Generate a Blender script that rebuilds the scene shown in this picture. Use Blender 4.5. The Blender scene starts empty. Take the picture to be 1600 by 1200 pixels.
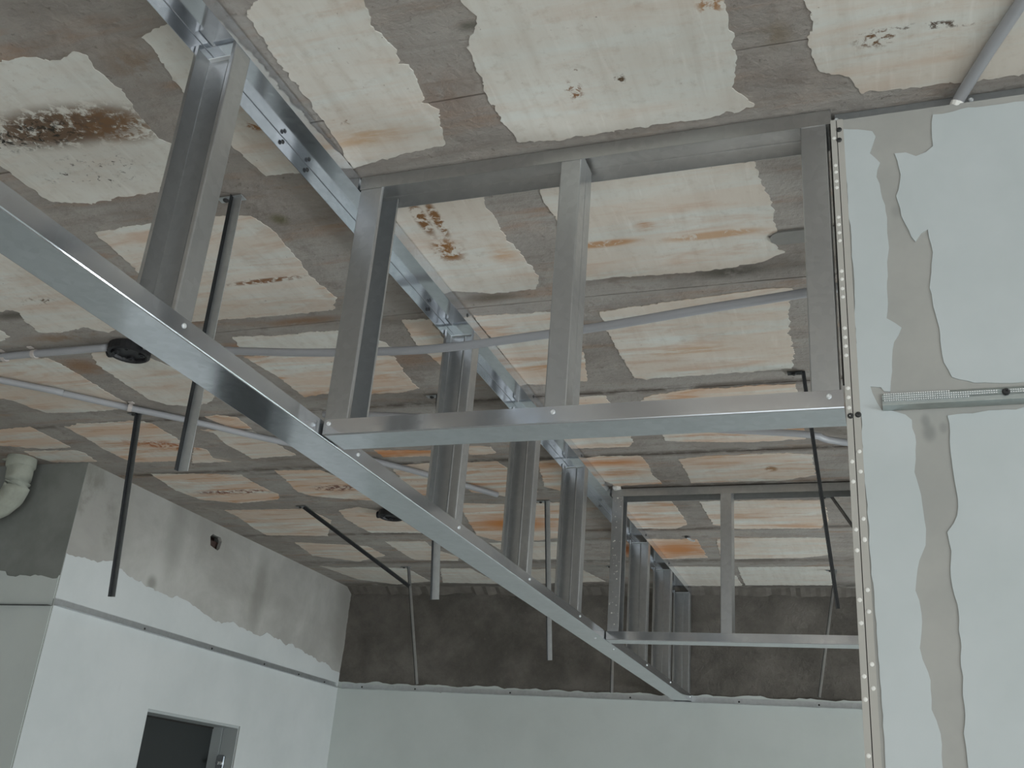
import bpy, bmesh, math, random
from mathutils import Vector, Matrix, noise
from mathutils.geometry import tessellate_polygon
random.seed(7)
C = bpy.context.scene.collection
SC = bpy.context.scene

# ------------------------------------------------------------------ camera
F = 1602.35
EYE = 1.6
R3 = Matrix(((0.94107, -0.33234, 0.0628), (0.32933, 0.85814, -0.39388), (0.07701, 0.39135, 0.91701)))
camd = bpy.data.cameras.new('camera'); cam = bpy.data.objects.new('camera', camd); C.objects.link(cam)
camd.sensor_fit = 'HORIZONTAL'; camd.sensor_width = 36.0; camd.lens = F / 1600 * 36.0
camd.clip_start = 0.02; camd.clip_end = 60
M = Matrix.Identity(4)
for i in range(3):
    M[i][0] = R3[i][0]; M[i][1] = R3[i][2]; M[i][2] = -R3[i][1]
M[2][3] = EYE
cam.matrix_world = M
SC.camera = cam

# ------------------------------------------------------------------ world, daylight, exposure
SC.view_settings.view_transform = 'Standard'; SC.view_settings.look = 'None'
SC.view_settings.gamma = 1.0; SC.view_settings.use_curve_mapping = False
SC.view_settings.exposure = 0.25
SC.cycles.max_bounces = 10; SC.cycles.diffuse_bounces = 6
SC.cycles.sample_clamp_indirect = 4.0
W = bpy.data.worlds.new('overcast'); SC.world = W; W.use_nodes = True
W.node_tree.nodes['Background'].inputs[0].default_value = (0.80, 0.92, 1.0, 1)
W.node_tree.nodes['Background'].inputs[1].default_value = 0.6

def area(name, loc, rot, sx, sy, power, col):
    l = bpy.data.lights.new(name, 'AREA'); l.shape = 'RECTANGLE'; l.size = sx; l.size_y = sy
    l.energy = power; l.color = col
    o = bpy.data.objects.new(name, l); o.location = loc; o.rotation_euler = rot; C.objects.link(o)
    return o
# daylight lamps at unseen front and side window openings, with a far one added
# (they are tilted up to lift the ceiling, standing in for ground bounce outside)
def window_light(name, loc, aim, sx, sy, power):
    o = area(name, loc, (0, 0, 0), sx, sy, power, (0.90, 0.97, 1.0))
    o.rotation_euler = (Vector(aim) - Vector(loc)).to_track_quat('-Z', 'Y').to_euler(); return o
window_light('front_window_daylight', (0.9, -3.75, 0.95), (0.6, 0.0, 2.6), 4.2, 1.4, 50)
window_light('side_window_daylight', (3.75, -1.2, 1.1), (0.0, -0.6, 2.4), 2.6, 1.0, 60)
window_light('far_added_daylight', (3.75, 4.05, 1.1), (-1.0, 4.3, 2.3), 2.0, 1.0, 110)  # unseen far lamp, added to brighten the left wall
sun = bpy.data.lights.new('sun', 'SUN'); sun.energy = 9.0; sun.angle = 0.02; sun.color = (1.0, 0.97, 0.93)
so = bpy.data.objects.new('sun', sun); C.objects.link(so)
so.rotation_euler = Vector((-0.25, 0.72, -0.66)).to_track_quat('-Z', 'Y').to_euler()      # falls on the floor behind the camera

# ------------------------------------------------------------------ geometry constants
H = EYE + 1.2569           # underside of the concrete ceiling
B = H - 0.60               # underside of the hung frames
XL = -1.0178               # right face of the long bulkhead
WL = 0.094                 # its track width
Y1, W1 = 1.6207, 0.084     # near cross frame = plane of the drywall partition
Y2, W2 = 3.8205, 0.080     # far cross frame
XR = -0.046                # left edge of the drywall partition
YF = 5.66                  # far wall
XW, YW = -3.1485, 3.265    # left wall, and the wall that returns to the left
FL = 0.0328                # track flange

def at(px, py, plane, val):
    """pixel of the 1600x1200 photograph -> the point of a world plane"""
    d = R3 @ Vector(((px - 800) / F, 1.0, (600 - py) / F))
    i = 'xyz'.index(plane)
    v = val - (EYE if plane == 'z' else 0.0)
    p = d * (v / d[i]); p.z += EYE
    return p

# ------------------------------------------------------------------ materials
def mat(name):
    m = bpy.data.materials.new(name); m.use_nodes = True
    nt = m.node_tree; b = nt.nodes['Principled BSDF']
    return m, nt, b
def nd(nt, t, **kw):
    n = nt.nodes.new(t)
    for k, v in kw.items(): setattr(n, k, v)
    return n
def pos(nt, scale=(1, 1, 1), rot=(0, 0, 0), loc=(0, 0, 0)):
    g = nd(nt, 'ShaderNodeNewGeometry'); mp = nd(nt, 'ShaderNodeMapping')
    mp.inputs['Scale'].default_value = scale; mp.inputs['Rotation'].default_value = rot; mp.inputs['Location'].default_value = loc
    nt.links.new(g.outputs['Position'], mp.inputs['Vector'])
    return mp.outputs['Vector']
def ntex(nt, vec, scale, detail=4, rough=0.6, dist=0.0):
    n = nd(nt, 'ShaderNodeTexNoise'); n.inputs['Scale'].default_value = scale; n.inputs['Detail'].default_value = detail
    n.inputs['Roughness'].default_value = rough; n.inputs['Distortion'].default_value = dist
    nt.links.new(vec, n.inputs['Vector']); return n.outputs['Fac']
def remap(nt, val, a, b, c=0.0, d=1.0):
    n = nd(nt, 'ShaderNodeMapRange', interpolation_type='SMOOTHSTEP')
    nt.links.new(val, n.inputs['Value'])
    for k, v in zip(('From Min', 'From Max', 'To Min', 'To Max'), (a, b, c, d)): n.inputs[k].default_value = v
    return n.outputs['Result']
def math_(nt, op, a, b=None):
    n = nd(nt, 'ShaderNodeMath', operation=op)
    for i, v in enumerate((a, b)):
        if v is None: continue
        if isinstance(v, (int, float)): n.inputs[i].default_value = v
        else: nt.links.new(v, n.inputs[i])
    return n.outputs[0]
def mix(nt, fac, a, b, blend='MIX'):
    n = nd(nt, 'ShaderNodeMix', data_type='RGBA', blend_type=blend)
    ins = [i for i in n.inputs if i.type == 'RGBA']; f = n.inputs[0]
    for s, v in ((f, fac), (ins[0], a), (ins[1], b)):
        if isinstance(v, tuple): s.default_value = v if len(v) == 4 else (*v, 1)
        elif isinstance(v, (int, float)): s.default_value = v
        else: nt.links.new(v, s)
    return [o for o in n.outputs if o.type == 'RGBA'][0]
def bump(nt, b, h, strength=0.3, dist=0.01):
    n = nd(nt, 'ShaderNodeBump'); n.inputs['Strength'].default_value = strength; n.inputs['Distance'].default_value = dist
    nt.links.new(h, n.inputs['Height']); nt.links.new(n.outputs['Normal'], b.inputs['Normal'])
def blob(nt, c, r, ang=0.0, edge=0.55):
    """soft elliptic mask around a world point: where a stain sits"""
    g = nd(nt, 'ShaderNodeNewGeometry')
    s = nd(nt, 'ShaderNodeVectorMath', operation='SUBTRACT'); nt.links.new(g.outputs['Position'], s.inputs[0]); s.inputs[1].default_value = c
    mp = nd(nt, 'ShaderNodeVectorRotate', rotation_type='Z_AXIS'); nt.links.new(s.outputs[0], mp.inputs['Vector']); mp.inputs['Angle'].default_value = -ang
    dv = nd(nt, 'ShaderNodeVectorMath', operation='DIVIDE'); nt.links.new(mp.outputs[0], dv.inputs[0]); dv.inputs[1].default_value = r
    ln = nd(nt, 'ShaderNodeVectorMath', operation='LENGTH'); nt.links.new(dv.outputs[0], ln.inputs[0])
    return remap(nt, ln.outputs['Value'], edge, 1.0, 1.0, 0.0)

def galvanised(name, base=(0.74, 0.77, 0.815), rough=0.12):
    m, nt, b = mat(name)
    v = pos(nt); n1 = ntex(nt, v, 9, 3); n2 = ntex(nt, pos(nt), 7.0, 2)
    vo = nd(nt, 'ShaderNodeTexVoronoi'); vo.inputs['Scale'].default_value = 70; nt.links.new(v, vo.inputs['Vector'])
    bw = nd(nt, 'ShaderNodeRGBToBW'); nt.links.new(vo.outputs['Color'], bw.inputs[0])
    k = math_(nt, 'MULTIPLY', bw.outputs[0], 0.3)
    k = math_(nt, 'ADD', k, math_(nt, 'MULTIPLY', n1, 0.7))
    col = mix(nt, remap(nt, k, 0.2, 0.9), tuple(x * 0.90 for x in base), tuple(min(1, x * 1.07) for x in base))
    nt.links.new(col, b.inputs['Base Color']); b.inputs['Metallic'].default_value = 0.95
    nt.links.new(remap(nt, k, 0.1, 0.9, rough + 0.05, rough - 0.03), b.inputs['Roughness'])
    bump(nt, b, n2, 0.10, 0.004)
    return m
M_ZINC = galvanised('galvanised_steel')
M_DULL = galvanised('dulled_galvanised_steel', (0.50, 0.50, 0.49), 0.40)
M_STUD = galvanised('matt_galvanised_steel', (0.52, 0.53, 0.535), 0.36)
M_ANGLE = galvanised('galvanised_angle', (0.60, 0.62, 0.63), 0.45)
M_LIP = galvanised('lip_shade_steel', (0.07, 0.072, 0.074), 0.5)  # near-black tone paints the shade on the inner side of hanger lips
M_ANGLE_DARK = galvanised('darker_angle_steel', (0.24, 0.25, 0.255), 0.42)  # darker copy of the angle steel for some of the hangers

def plain(name, col, rough=0.6, metal=0.0, var=0.12, scale=30, bs=0.15):
    m, nt, b = mat(name)
    n = ntex(nt, pos(nt), scale, 4)
    c = mix(nt, n, tuple(x * (1 - var) for x in col), tuple(min(1, x * (1 + var)) for x in col))
    nt.links.new(c, b.inputs['Base Color']); b.inputs['Roughness'].default_value = rough; b.inputs['Metallic'].default_value = metal
    bump(nt, b, n, bs, 0.003)
    return m
M_SCREW = plain('zinc_screw', (0.85, 0.87, 0.88), 0.3, 0.6, 0.05)
M_DARK_SCREW = plain('black_screw', (0.03, 0.03, 0.03), 0.5)
M_PVC = plain('grey_pvc', (0.37, 0.375, 0.395), 0.45, 0, 0.06, 12, 0.03)
M_PVC_CLIP = plain('pale_clip', (0.55, 0.50, 0.47), 0.6)
M_BLACK = plain('black_plastic', (0.012, 0.012, 0.014), 0.45, 0, 0.3)
M_PIPE = plain('plastered_pipe', (0.36, 0.375, 0.32), 0.85, 0, 0.35, 16, 0.8)
M_BEAD = plain('bead_paper', (0.42, 0.405, 0.37), 0.8, 0, 0.07, 20, 0.1)
M_DOT = plain('plaster_dot', (0.78, 0.77, 0.73), 0.8, 0, 0.05)
M_FLOOR = plain('dusty_screed', (0.56, 0.55, 0.53), 0.85, 0, 0.15, 4)
M_ROOM = plain('plain_wall_paint', (0.60, 0.61, 0.60), 0.85, 0, 0.05, 3)
M_DOOR = plain('dark_door', (0.022, 0.026, 0.026), 0.55, 0, 0.08, 6)
M_JAMB = plain('jamb_grey', (0.42, 0.45, 0.45), 0.6, 0, 0.04, 6)
M_CHROME = plain('chrome', (0.8, 0.82, 0.84), 0.12, 1.0, 0.02)
M_BRICK = plain('hole_brick', (0.075, 0.045, 0.038), 0.95, 0, 0.5, 40, 1.0)
M_GAP = plain('dark_gap', (0.02, 0.018, 0.016), 0.9)

CONC_STAINS = [   # damp, rust and mould marks in the bare concrete
    ((1140, 424), (0.13, 0.045, 1), (0.105, 0.095, 0.075), 0.30, 0.9), ((436, 343), (0.035, 0.035, 1), (0.13, 0.115, 0.06), 0.25, 0.9),
    ((770, 465), (0.12, 0.035, 1), (0.13, 0.105, 0.075), 0.32, 0.8), ((470, 502), (0.20, 0.035, 1), (0.27, 0.155, 0.085), 0.32, 0.85),
    ((128, 572), (0.14, 0.09, 1), (0.26, 0.145, 0.075), 0.32, 0.85), ((100, 528), (0.25, 0.05, 1), (0.25, 0.155, 0.085), 0.35, 0.7),
    ((640, 560), (0.12, 0.10, 1), (0.26, 0.165, 0.11), 0.35, 0.7), ((375, 545), (0.06, 0.05, 1), (0.36, 0.17, 0.075), 0.30, 0.8),
    ((20, 493), (0.12, 0.04, 1), (0.10, 0.09, 0.07), 0.28, 0.85), ((215, 100), (0.10, 0.08, 1), (0.22, 0.15, 0.095), 0.36, 0.7),
    ((690, 150), (0.10, 0.12, 1), (0.235, 0.165, 0.125), 0.36, 0.6), ((735, 40), (0.04, 0.02, 1), (0.12, 0.115, 0.09), 0.25, 0.8),
    ((1210, 55), (0.05, 0.05, 1), (0.20, 0.16, 0.11), 0.35, 0.7), ((1010, 425), (0.25, 0.05, 1), (0.24, 0.175, 0.135), 0.34, 0.6),
    ((480, 738), (0.35, 0.03, 1), (0.11, 0.085, 0.07), 0.30, 0.85), ((250, 742), (0.30, 0.02, 1), (0.11, 0.09, 0.07), 0.30, 0.85),
    ((1100, 604), (6, 0.035, 1), (0.10, 0.078, 0.062), 0.36, 0.8), ((1100, 706), (6, 0.040, 1), (0.10, 0.078, 0.062), 0.36, 0.8),
    ((1100, 757), (6, 0.030, 1), (0.13, 0.10, 0.08), 0.38, 0.7), ((1100, 826), (6, 0.045, 1), (0.11, 0.085, 0.07), 0.36, 0.75),
    ((1100, 876), (6, 0.060, 1), (0.14, 0.12, 0.10), 0.34, 0.7), ((1100, 915), (6, 0.12, 1), (0.10, 0.09, 0.075), 0.30, 0.8),
]
def concrete_ceiling():
    m, nt, b = mat('bare_concrete_ceiling')
    streak = ntex(nt, pos(nt, (1.2, 9, 1)), 1.6, 6, 0.65, 0.4)
    cloud = ntex(nt, pos(nt, (1, 1.6, 1)), 2.6, 5, 0.6)
    fine = ntex(nt, pos(nt), 55, 6, 0.7)
    c = mix(nt, remap(nt, cloud, 0.3, 0.7), (0.275, 0.245, 0.220), (0.380, 0.358, 0.330))
    c = mix(nt, remap(nt, streak, 0.50, 0.78, 0, 0.75), c, (0.205, 0.168, 0.140))
    c = mix(nt, remap(nt, ntex(nt, pos(nt, (1.2, 6, 1), loc=(3, 7, 0)), 2.1, 5), 0.52, 0.72, 0, 0.65), c, (0.34, 0.215, 0.14))
    mott = ntex(nt, pos(nt), 11, 6, 0.68)
    c = mix(nt, remap(nt, mott, 0.45, 0.72, 0, 0.55), c, (0.43, 0.385, 0.345))
    c = mix(nt, remap(nt, ntex(nt, pos(nt, loc=(5, 2, 0)), 16, 6, 0.7), 0.52, 0.72, 0, 0.5), c, (0.19, 0.155, 0.13))
    c = mix(nt, remap(nt, fine, 0.60, 0.72, 0, 0.65), c, (0.09, 0.072, 0.058))
    for (px, py), r, col, th, st in CONC_STAINS:
        p = at(px, py, 'z', H)
        k = math_(nt, 'MULTIPLY', blob(nt, tuple(p), r, 0, 0.1), remap(nt, mott, th, th + 0.2))
        c = mix(nt, math_(nt, 'MULTIPLY', k, st), c, col)
    nt.links.new(c, b.inputs['Base Color']); b.inputs['Roughness'].default_value = 0.92
    h = math_(nt, 'ADD', fine, math_(nt, 'MULTIPLY', streak, 1.2))
    bump(nt, b, h, 0.5, 0.012)
    return m
M_CONC = concrete_ceiling()

def ceil_pt(px, py):
    p = at(px, py, 'z', H); return (p.x, p.y, p.z)
# where moisture has stained the plaster: centre pixel, radii on the ceiling (m), turn, colour, speckle scale, threshold, strength
STAINS = [
    ((95, 198), (0.27, 0.085, 1), 0.05, (0.125, 0.070, 0.035), 38, 0.40, 0.95),
    ((175, 195), (0.13, 0.075, 1), 0.3, (0.19, 0.105, 0.05), 44, 0.43, 0.9),
    ((40, 212), (0.20, 0.060, 1), 0.0, (0.025, 0.022, 0.016), 50, 0.51, 1.0),
    ((150, 268), (0.19, 0.075, 1), 0.0, (0.035, 0.026, 0.02), 60, 0.565, 1.0),
    ((659, 342), (0.022, 0.10, 1), 0.06, (0.20, 0.095, 0.032), 42, 0.42, 1.0),
    ((683, 342), (0.018, 0.11, 1), 0.06, (0.22, 0.105, 0.036), 46, 0.43, 1.0),
    ((700, 390), (0.050, 0.075, 1), 0.06, (0.27, 0.125, 0.038), 34, 0.45, 1.0),
    ((785, 395), (0.055, 0.06, 1), 0.0, (0.55, 0.33, 0.18), 12, 0.35, 0.8),
    ((1008, 352), (0.035, 0.03, 1), 0.0, (0.45, 0.21, 0.08), 20, 0.35, 0.9),
    ((945, 380), (0.11, 0.020, 1), 0.0, (0.46, 0.24, 0.10), 24, 0.38, 0.85),
    ((1115, 366), (0.15, 0.022, 1), 0.0, (0.52, 0.30, 0.15), 24, 0.40, 0.75),
    ((897, 140), (0.022, 0.035, 1), 0.0, (0.22, 0.10, 0.035), 60, 0.50, 1.0),
    ((968, 122), (0.014, 0.022, 1), 0.0, (0.10, 0.06, 0.03), 70, 0.50, 1.0),
    ((1370, 58), (0.05, 0.03, 1), 0.0, (0.16, 0.09, 0.045), 60, 0.51, 1.0),
    ((1460, 38), (0.09, 0.012, 1), 0.15, (0.10, 0.07, 0.05), 60, 0.52, 1.0),
    ((570, 215), (0.17, 0.045, 1), 0.0, (0.52, 0.31, 0.15), 10, 0.36, 0.75),
    ((525, 190), (0.10, 0.016, 1), 0.0, (0.22, 0.12, 0.06), 60, 0.58, 1.0),
    ((800, 818), (0.34, 0.19, 1), 0.0, (0.52, 0.20, 0.045), 6, 0.12, 1.0),
    ((1060, 858), (0.24, 0.20, 1), 0.0, (0.54, 0.22, 0.07), 7, 0.14, 0.95),
    ((978, 858), (0.14, 0.2, 1), 0.0, (0.42, 0.13, 0.03), 7, 0.12, 0.95),
    ((1010, 808), (0.16, 0.10, 1), 0.0, (0.38, 0.17, 0.08), 18, 0.46, 0.9),
    ((365, 768), (0.26, 0.040, 1), 0.0, (0.20, 0.075, 0.05), 34, 0.46, 1.0),
    ((525, 762), (0.15, 0.055, 1), 0.0, (0.17, 0.07, 0.05), 34, 0.46, 1.0),
    ((255, 695), (0.20, 0.06, 1), 0.4, (0.40, 0.15, 0.06), 26, 0.47, 0.95),
    ((415, 438), (0.16, 0.016, 1), 0.0, (0.24, 0.12, 0.06), 50, 0.44, 1.0),
    ((515, 455), (0.05, 0.04, 1), 0.6, (0.55, 0.27, 0.10), 14, 0.34, 0.95),
    ((400, 192), (0.035, 0.035, 1), 0.0, (0.30, 0.14, 0.05), 40, 0.52, 1.0),
    ((60, 470), (0.07, 0.03, 1), 0.0, (0.12, 0.07, 0.03), 46, 0.55, 1.0),
    ((950, 722), (0.26, 0.05, 1), 0.0, (0.55, 0.24, 0.09), 14, 0.26, 0.95),
    ((1140, 712), (0.22, 0.04, 1), 0.0, (0.50, 0.25, 0.10), 16, 0.38, 0.85),
    ((1205, 732), (0.03, 0.04, 1), 0.0, (0.30, 0.16, 0.07), 24, 0.40, 0.9),
    ((1110, 5), (0.03, 0.03, 1), 0.0, (0.35, 0.17, 0.06), 40, 0.46, 0.9),
    ((610, 707), (0.34, 0.05, 1), 0.0, (0.60, 0.25, 0.09), 14, 0.22, 0.95),
    ((500, 620), (0.20, 0.05, 1), 0.0, (0.58, 0.34, 0.18), 12, 0.36, 0.8),
    ((860, 573), (0.20, 0.045, 1), 0.0, (0.52, 0.25, 0.09), 12, 0.34, 0.85),
    ((1070, 548), (0.26, 0.035, 1), 0.0, (0.52, 0.29, 0.13), 14, 0.36, 0.85),
]
def plaster_ceiling():
    m, nt, b = mat('old_limewash_plaster')
    at_ = nd(nt, 'ShaderNodeAttribute', attribute_type='OBJECT', attribute_name='rust')
    rust = at_.outputs['Fac']
    brush = ntex(nt, pos(nt, (26, 2.2, 1)), 1.5, 5, 0.6)
    cloud = ntex(nt, pos(nt), 3.0, 5, 0.6)
    streak = ntex(nt, pos(nt, (1.3, 11, 1)), 1.5, 6, 0.62, 0.5)
    streak2 = ntex(nt, pos(nt, (1.6, 8, 1), loc=(11, 5, 0)), 2.2, 6, 0.65, 0.5)
    speck = ntex(nt, pos(nt), 75, 3, 0.6)
    c = mix(nt, remap(nt, cloud, 0.3, 0.7), (0.61, 0.60, 0.55), (0.71, 0.725, 0.685))
    c = mix(nt, remap(nt, brush, 0.42, 0.75, 0, 0.35), c, (0.50, 0.465, 0.41))
    grit = ntex(nt, pos(nt), 34, 6, 0.7)
    c = mix(nt, remap(nt, grit, 0.50, 0.72, 0, 0.40), c, (0.44, 0.40, 0.345))
    c = mix(nt, remap(nt, ntex(nt, pos(nt, (30, 3, 1), loc=(2, 9, 0)), 2, 4), 0.58, 0.72, 0, 0.45), c, (0.76, 0.76, 0.72))
    t = math_(nt, 'MULTIPLY', remap(nt, streak, 0.33, 0.60), math_(nt, 'MINIMUM', math_(nt, 'MULTIPLY', rust, 1.25), 1.0))
    c = mix(nt, math_(nt, 'MULTIPLY', t, 0.9), c, (0.65, 0.47, 0.345))
    t2 = math_(nt, 'MULTIPLY', remap(nt, streak2, 0.49, 0.68), rust)
    c = mix(nt, math_(nt, 'MULTIPLY', t2, 1.0), c, (0.50, 0.235, 0.095))
    t3 = math_(nt, 'MULTIPLY', remap(nt, speck, 0.69, 0.74), remap(nt, cloud, 0.48, 0.66))
    c = mix(nt, math_(nt, 'MULTIPLY', t3, 0.8), c, (0.15, 0.09, 0.05))
    noises = {}
    for (px, r, ang, col, sc, th, st) in STAINS:
        soft = sc <= 20
        if sc not in noises: noises[sc] = ntex(nt, pos(nt, (0.45, 2.6, 1)) if soft else pos(nt), sc, 6, 0.68, 0.4)
        k = blob(nt, ceil_pt(*px), r, ang, 0.10 if soft else 0.40)
        k = math_(nt, 'MULTIPLY', k, remap(nt, noises[sc], th, th + (0.30 if soft else 0.10)))
        c = mix(nt, math_(nt, 'MULTIPLY', k, st), c, col)
    nt.links.new(c, b.inputs['Base Color']); b.inputs['Roughness'].default_value = 0.9
    bump(nt, b, math_(nt, 'ADD', brush, cloud), 0.15, 0.004)
    return m
M_PLASTER = plaster_ceiling()

def skim(name, lo, hi, scale=2.5):
    m, nt, b = mat(name)
    n = ntex(nt, pos(nt), scale, 5, 0.6); tr = ntex(nt, pos(nt, (3, 3, 0.6), rot=(0, 0.5, 0)), 4, 5)
    c = mix(nt, remap(nt, n, 0.3, 0.7), lo, hi)
    c = mix(nt, remap(nt, tr, 0.62, 0.8, 0, 0.25), c, tuple(x * 0.8 for x in lo))
    nt.links.new(c, b.inputs['Base Color']); b.inputs['Roughness'].default_value = 0.8
    bump(nt, b, tr, 0.08, 0.004)
    return m
M_SKIM = skim('white_skim_coat', (0.575, 0.605, 0.605), (0.635, 0.66, 0.66))
M_BOARD = skim('bare_grey_board', (0.33, 0.33, 0.31), (0.385, 0.38, 0.355), 5)
M_COMPOUND = skim('bluish_joint_compound', (0.455, 0.495, 0.495), (0.515, 0.55, 0.555))
nt = M_BOARD.node_tree; bb = nt.nodes['Principled BSDF']; c = bb.inputs['Base Color'].links[0].from_socket
for (px, py), r, k in (((1452, 676), 0.014, 0.55), ((1446, 657), 0.010, 0.5), ((1474, 668), 0.009, 0.4), ((1400, 330), 0.012, 0.3)):
    c = mix(nt, math_(nt, 'MULTIPLY', blob(nt, tuple(at(px, py, 'y', Y1)), (r, 1, r * 1.6), 0, 0.2), k), c, (0.17, 0.18, 0.17))
nt.links.new(c, bb.inputs['Base Color'])
M_SKIM_FAR = skim('pale_grey_paint', (0.58, 0.62, 0.60), (0.63, 0.67, 0.65))

def wall_render():
    m, nt, b = mat('grey_cement_render')
    n = ntex(nt, pos(nt), 2.2, 6, 0.62, 0.3); f = ntex(nt, pos(nt), 26, 5)
    c = mix(nt, remap(nt, n, 0.32, 0.7), (0.36, 0.35, 0.325), (0.50, 0.495, 0.47))
    p1 = at(277, 830, 'x', XW); p2 = at(405, 925, 'x', XW); p3 = at(130, 800, 'x', XW); p4 = at(237, 911, 'x', XW); p5 = at(535, 980, 'x', XW)
    for p, r, k in ((p1, (1, 0.11, 0.30), 0.45), (p2, (1, 0.09, 0.30), 0.5), (p5, (1, 0.16, 0.5), 0.4), (p4, (1, 0.05, 0.05), 0.7)):
        c = mix(nt, math_(nt, 'MULTIPLY', blob(nt, tuple(p), r, 0, 0.2), k), c, (0.21, 0.205, 0.18))
    c = mix(nt, math_(nt, 'MULTIPLY', math_(nt, 'MULTIPLY', blob(nt, tuple(p3), (1, 0.35, 0.42), 0, 0.3), remap(nt, n, 0.42, 0.56)), 0.75), c, (0.19, 0.185, 0.155))
    nt.links.new(c, b.inputs['Base Color']); b.inputs['Roughness'].default_value = 0.9
    bump(nt, b, f, 0.2, 0.004)
    return m
M_RENDER = wall_render()
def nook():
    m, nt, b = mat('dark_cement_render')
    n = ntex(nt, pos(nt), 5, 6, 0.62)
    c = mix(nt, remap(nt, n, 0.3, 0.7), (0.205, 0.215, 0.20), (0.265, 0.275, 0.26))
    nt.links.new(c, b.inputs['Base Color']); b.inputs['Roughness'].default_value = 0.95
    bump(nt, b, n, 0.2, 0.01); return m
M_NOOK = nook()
def rough_brown():
    m, nt, b = mat('rough_brown_render')
    n = ntex(nt, pos(nt, (1, 1, 1), rot=(0, 0.6, 0)), 3.6, 9, 0.74, 0.1); f = ntex(nt, pos(nt), 22, 6, 0.7)
    c = mix(nt, remap(nt, n, 0.3, 0.72), (0.105, 0.095, 0.083), (0.20, 0.182, 0.160))
    c = mix(nt, remap(nt, f, 0.6, 0.8, 0, 0.5), c, (0.24, 0.215, 0.19))
    nt.links.new(c, b.inputs['Base Color']); b.inputs['Roughness'].default_value = 0.95
    bump(nt, b, math_(nt, 'ADD', n, math_(nt, 'MULTIPLY', f, 0.5)), 0.8, 0.03); return m
M_BROWN = rough_brown()

# ------------------------------------------------------------------ mesh helpers
def link(name, bm, m, parent=None):
    bmesh.ops.recalc_face_normals(bm, faces=bm.faces)
    me = bpy.data.meshes.new(name); bm.to_mesh(me); bm.free()
    for mm in (m if isinstance(m, (list, tuple)) else [m]): me.materials.append(mm)
    o = bpy.data.objects.new(name, me); C.objects.link(o)
    if parent:
        o.parent = parent
        o.matrix_parent_inverse = Matrix.Translation(-Vector(parent.location)) if parent.type == 'EMPTY' else Matrix.Identity(4)
    return o
def share(src, name, parent, loc, rot=None):
    o = bpy.data.objects.new(name, src); C.objects.link(o); o.parent = parent
    o.matrix_parent_inverse = Matrix.Translation(-Vector(parent.location)) if parent.type == 'EMPTY' else Matrix.Identity(4)
    o.location = loc
    if rot: o.rotation_euler = rot
    return o
def empty(name, loc, label, cat, group=None):
    o = bpy.data.objects.new(name, None); C.objects.link(o); o.location = loc; o.empty_display_size = 0.1
    o['label'] = label; o['category'] = cat
    if group: o['group'] = group
    return o
def tag(o, label, cat, group=None):
    o['label'] = label; o['category'] = cat
    if group: o['group'] = group
    return o
def struct(o): o['kind'] = 'structure'; return o
def box(bm, lo, hi):
    vs = [bm.verts.new((x, y, z)) for x in (lo[0], hi[0]) for y in (lo[1], hi[1]) for z in (lo[2], hi[2])]
    for f in ((0, 1, 3, 2), (4, 6, 7, 5), (0, 4, 5, 1), (2, 3, 7, 6), (0, 2, 6, 4), (1, 5, 7, 3)): bm.faces.new([vs[i] for i in f])
def boxes(*bs):
    bm = bmesh.new()
    for lo, hi in bs: box(bm, lo, hi)
    return bm
def sheet(bm, path, t, o, U, V, Wd, L, r=0.0):
    """folded sheet metal: open 2-D path with thickness t, corners rounded by r, pulled along Wd over length L"""
    P = [Vector(p) for p in path]
    if r:
        Q = [P[0]]
        for i in range(1, len(P) - 1):
            a = (P[i - 1] - P[i]).normalized(); c = (P[i + 1] - P[i]).normalized()
            if abs(a.dot(c)) > 0.3: Q.append(P[i]); continue
            Q += [P[i] + a * r, P[i] + (a + c) * r * 0.29, P[i] + c * r]
        Q.append(P[-1]); P = Q
    n = len(P); off = []
    for i in range(n):
        d = []
        if i > 0: d.append((P[i] - P[i - 1]).normalized())
        if i < n - 1: d.append((P[i + 1] - P[i]).normalized())
        ns = [Vector((-q.y, q.x)) for q in d]
        m = sum(ns, Vector((0, 0))).normalized()
        off.append(P[i] + m * (t / max(0.3, m.dot(ns[0]))))
    o = Vector(o); U = Vector(U); V = Vector(V); Wd = Vector(Wd)
    def ring(pts, k): return [bm.verts.new(o + U * p.x + V * p.y + Wd * k) for p in pts]
    a0, a1, b0, b1 = ring(P, 0), ring(P, L), ring(off, 0), ring(off, L)
    for i in range(n - 1):
        bm.faces.new((a0[i], a0[i + 1], a1[i + 1], a1[i])); bm.faces.new((b0[i], b1[i], b1[i + 1], b0[i + 1]))
        bm.faces.new((a0[i], b0[i], b0[i + 1], a0[i + 1])); bm.faces.new((a1[i], a1[i + 1], b1[i + 1], b1[i]))
    for i in (0, n - 1): bm.faces.new((a0[i], a1[i], b1[i], b0[i]))
def tube(bm, pts, r, seg=10, cap=True):
    pts = [Vector(p) for p in pts]; rings = []
    rr = r if isinstance(r, (list, tuple)) else [r] * len(pts)
    up = Vector((0, 0, 1))
    for i, p in enumerate(pts):
        t = (pts[min(i + 1, len(pts) - 1)] - pts[max(i - 1, 0)]).normalized()
        s = t.cross(up); s = s.normalized() if s.length > 0.05 else Vector((1, 0, 0))
        u = s.cross(t).normalized()
        rings.append([bm.verts.new(p + (s * math.cos(a) + u * math.sin(a)) * rr[i]) for a in [2 * math.pi * k / seg for k in range(seg)]])
    for a, b in zip(rings, rings[1:]):
        for k in range(seg): bm.faces.new((a[k], a[(k + 1) % seg], b[(k + 1) % seg], b[k]))
    if cap: bm.faces.new(rings[0][::-1]); bm.faces.new(rings[-1])
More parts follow.
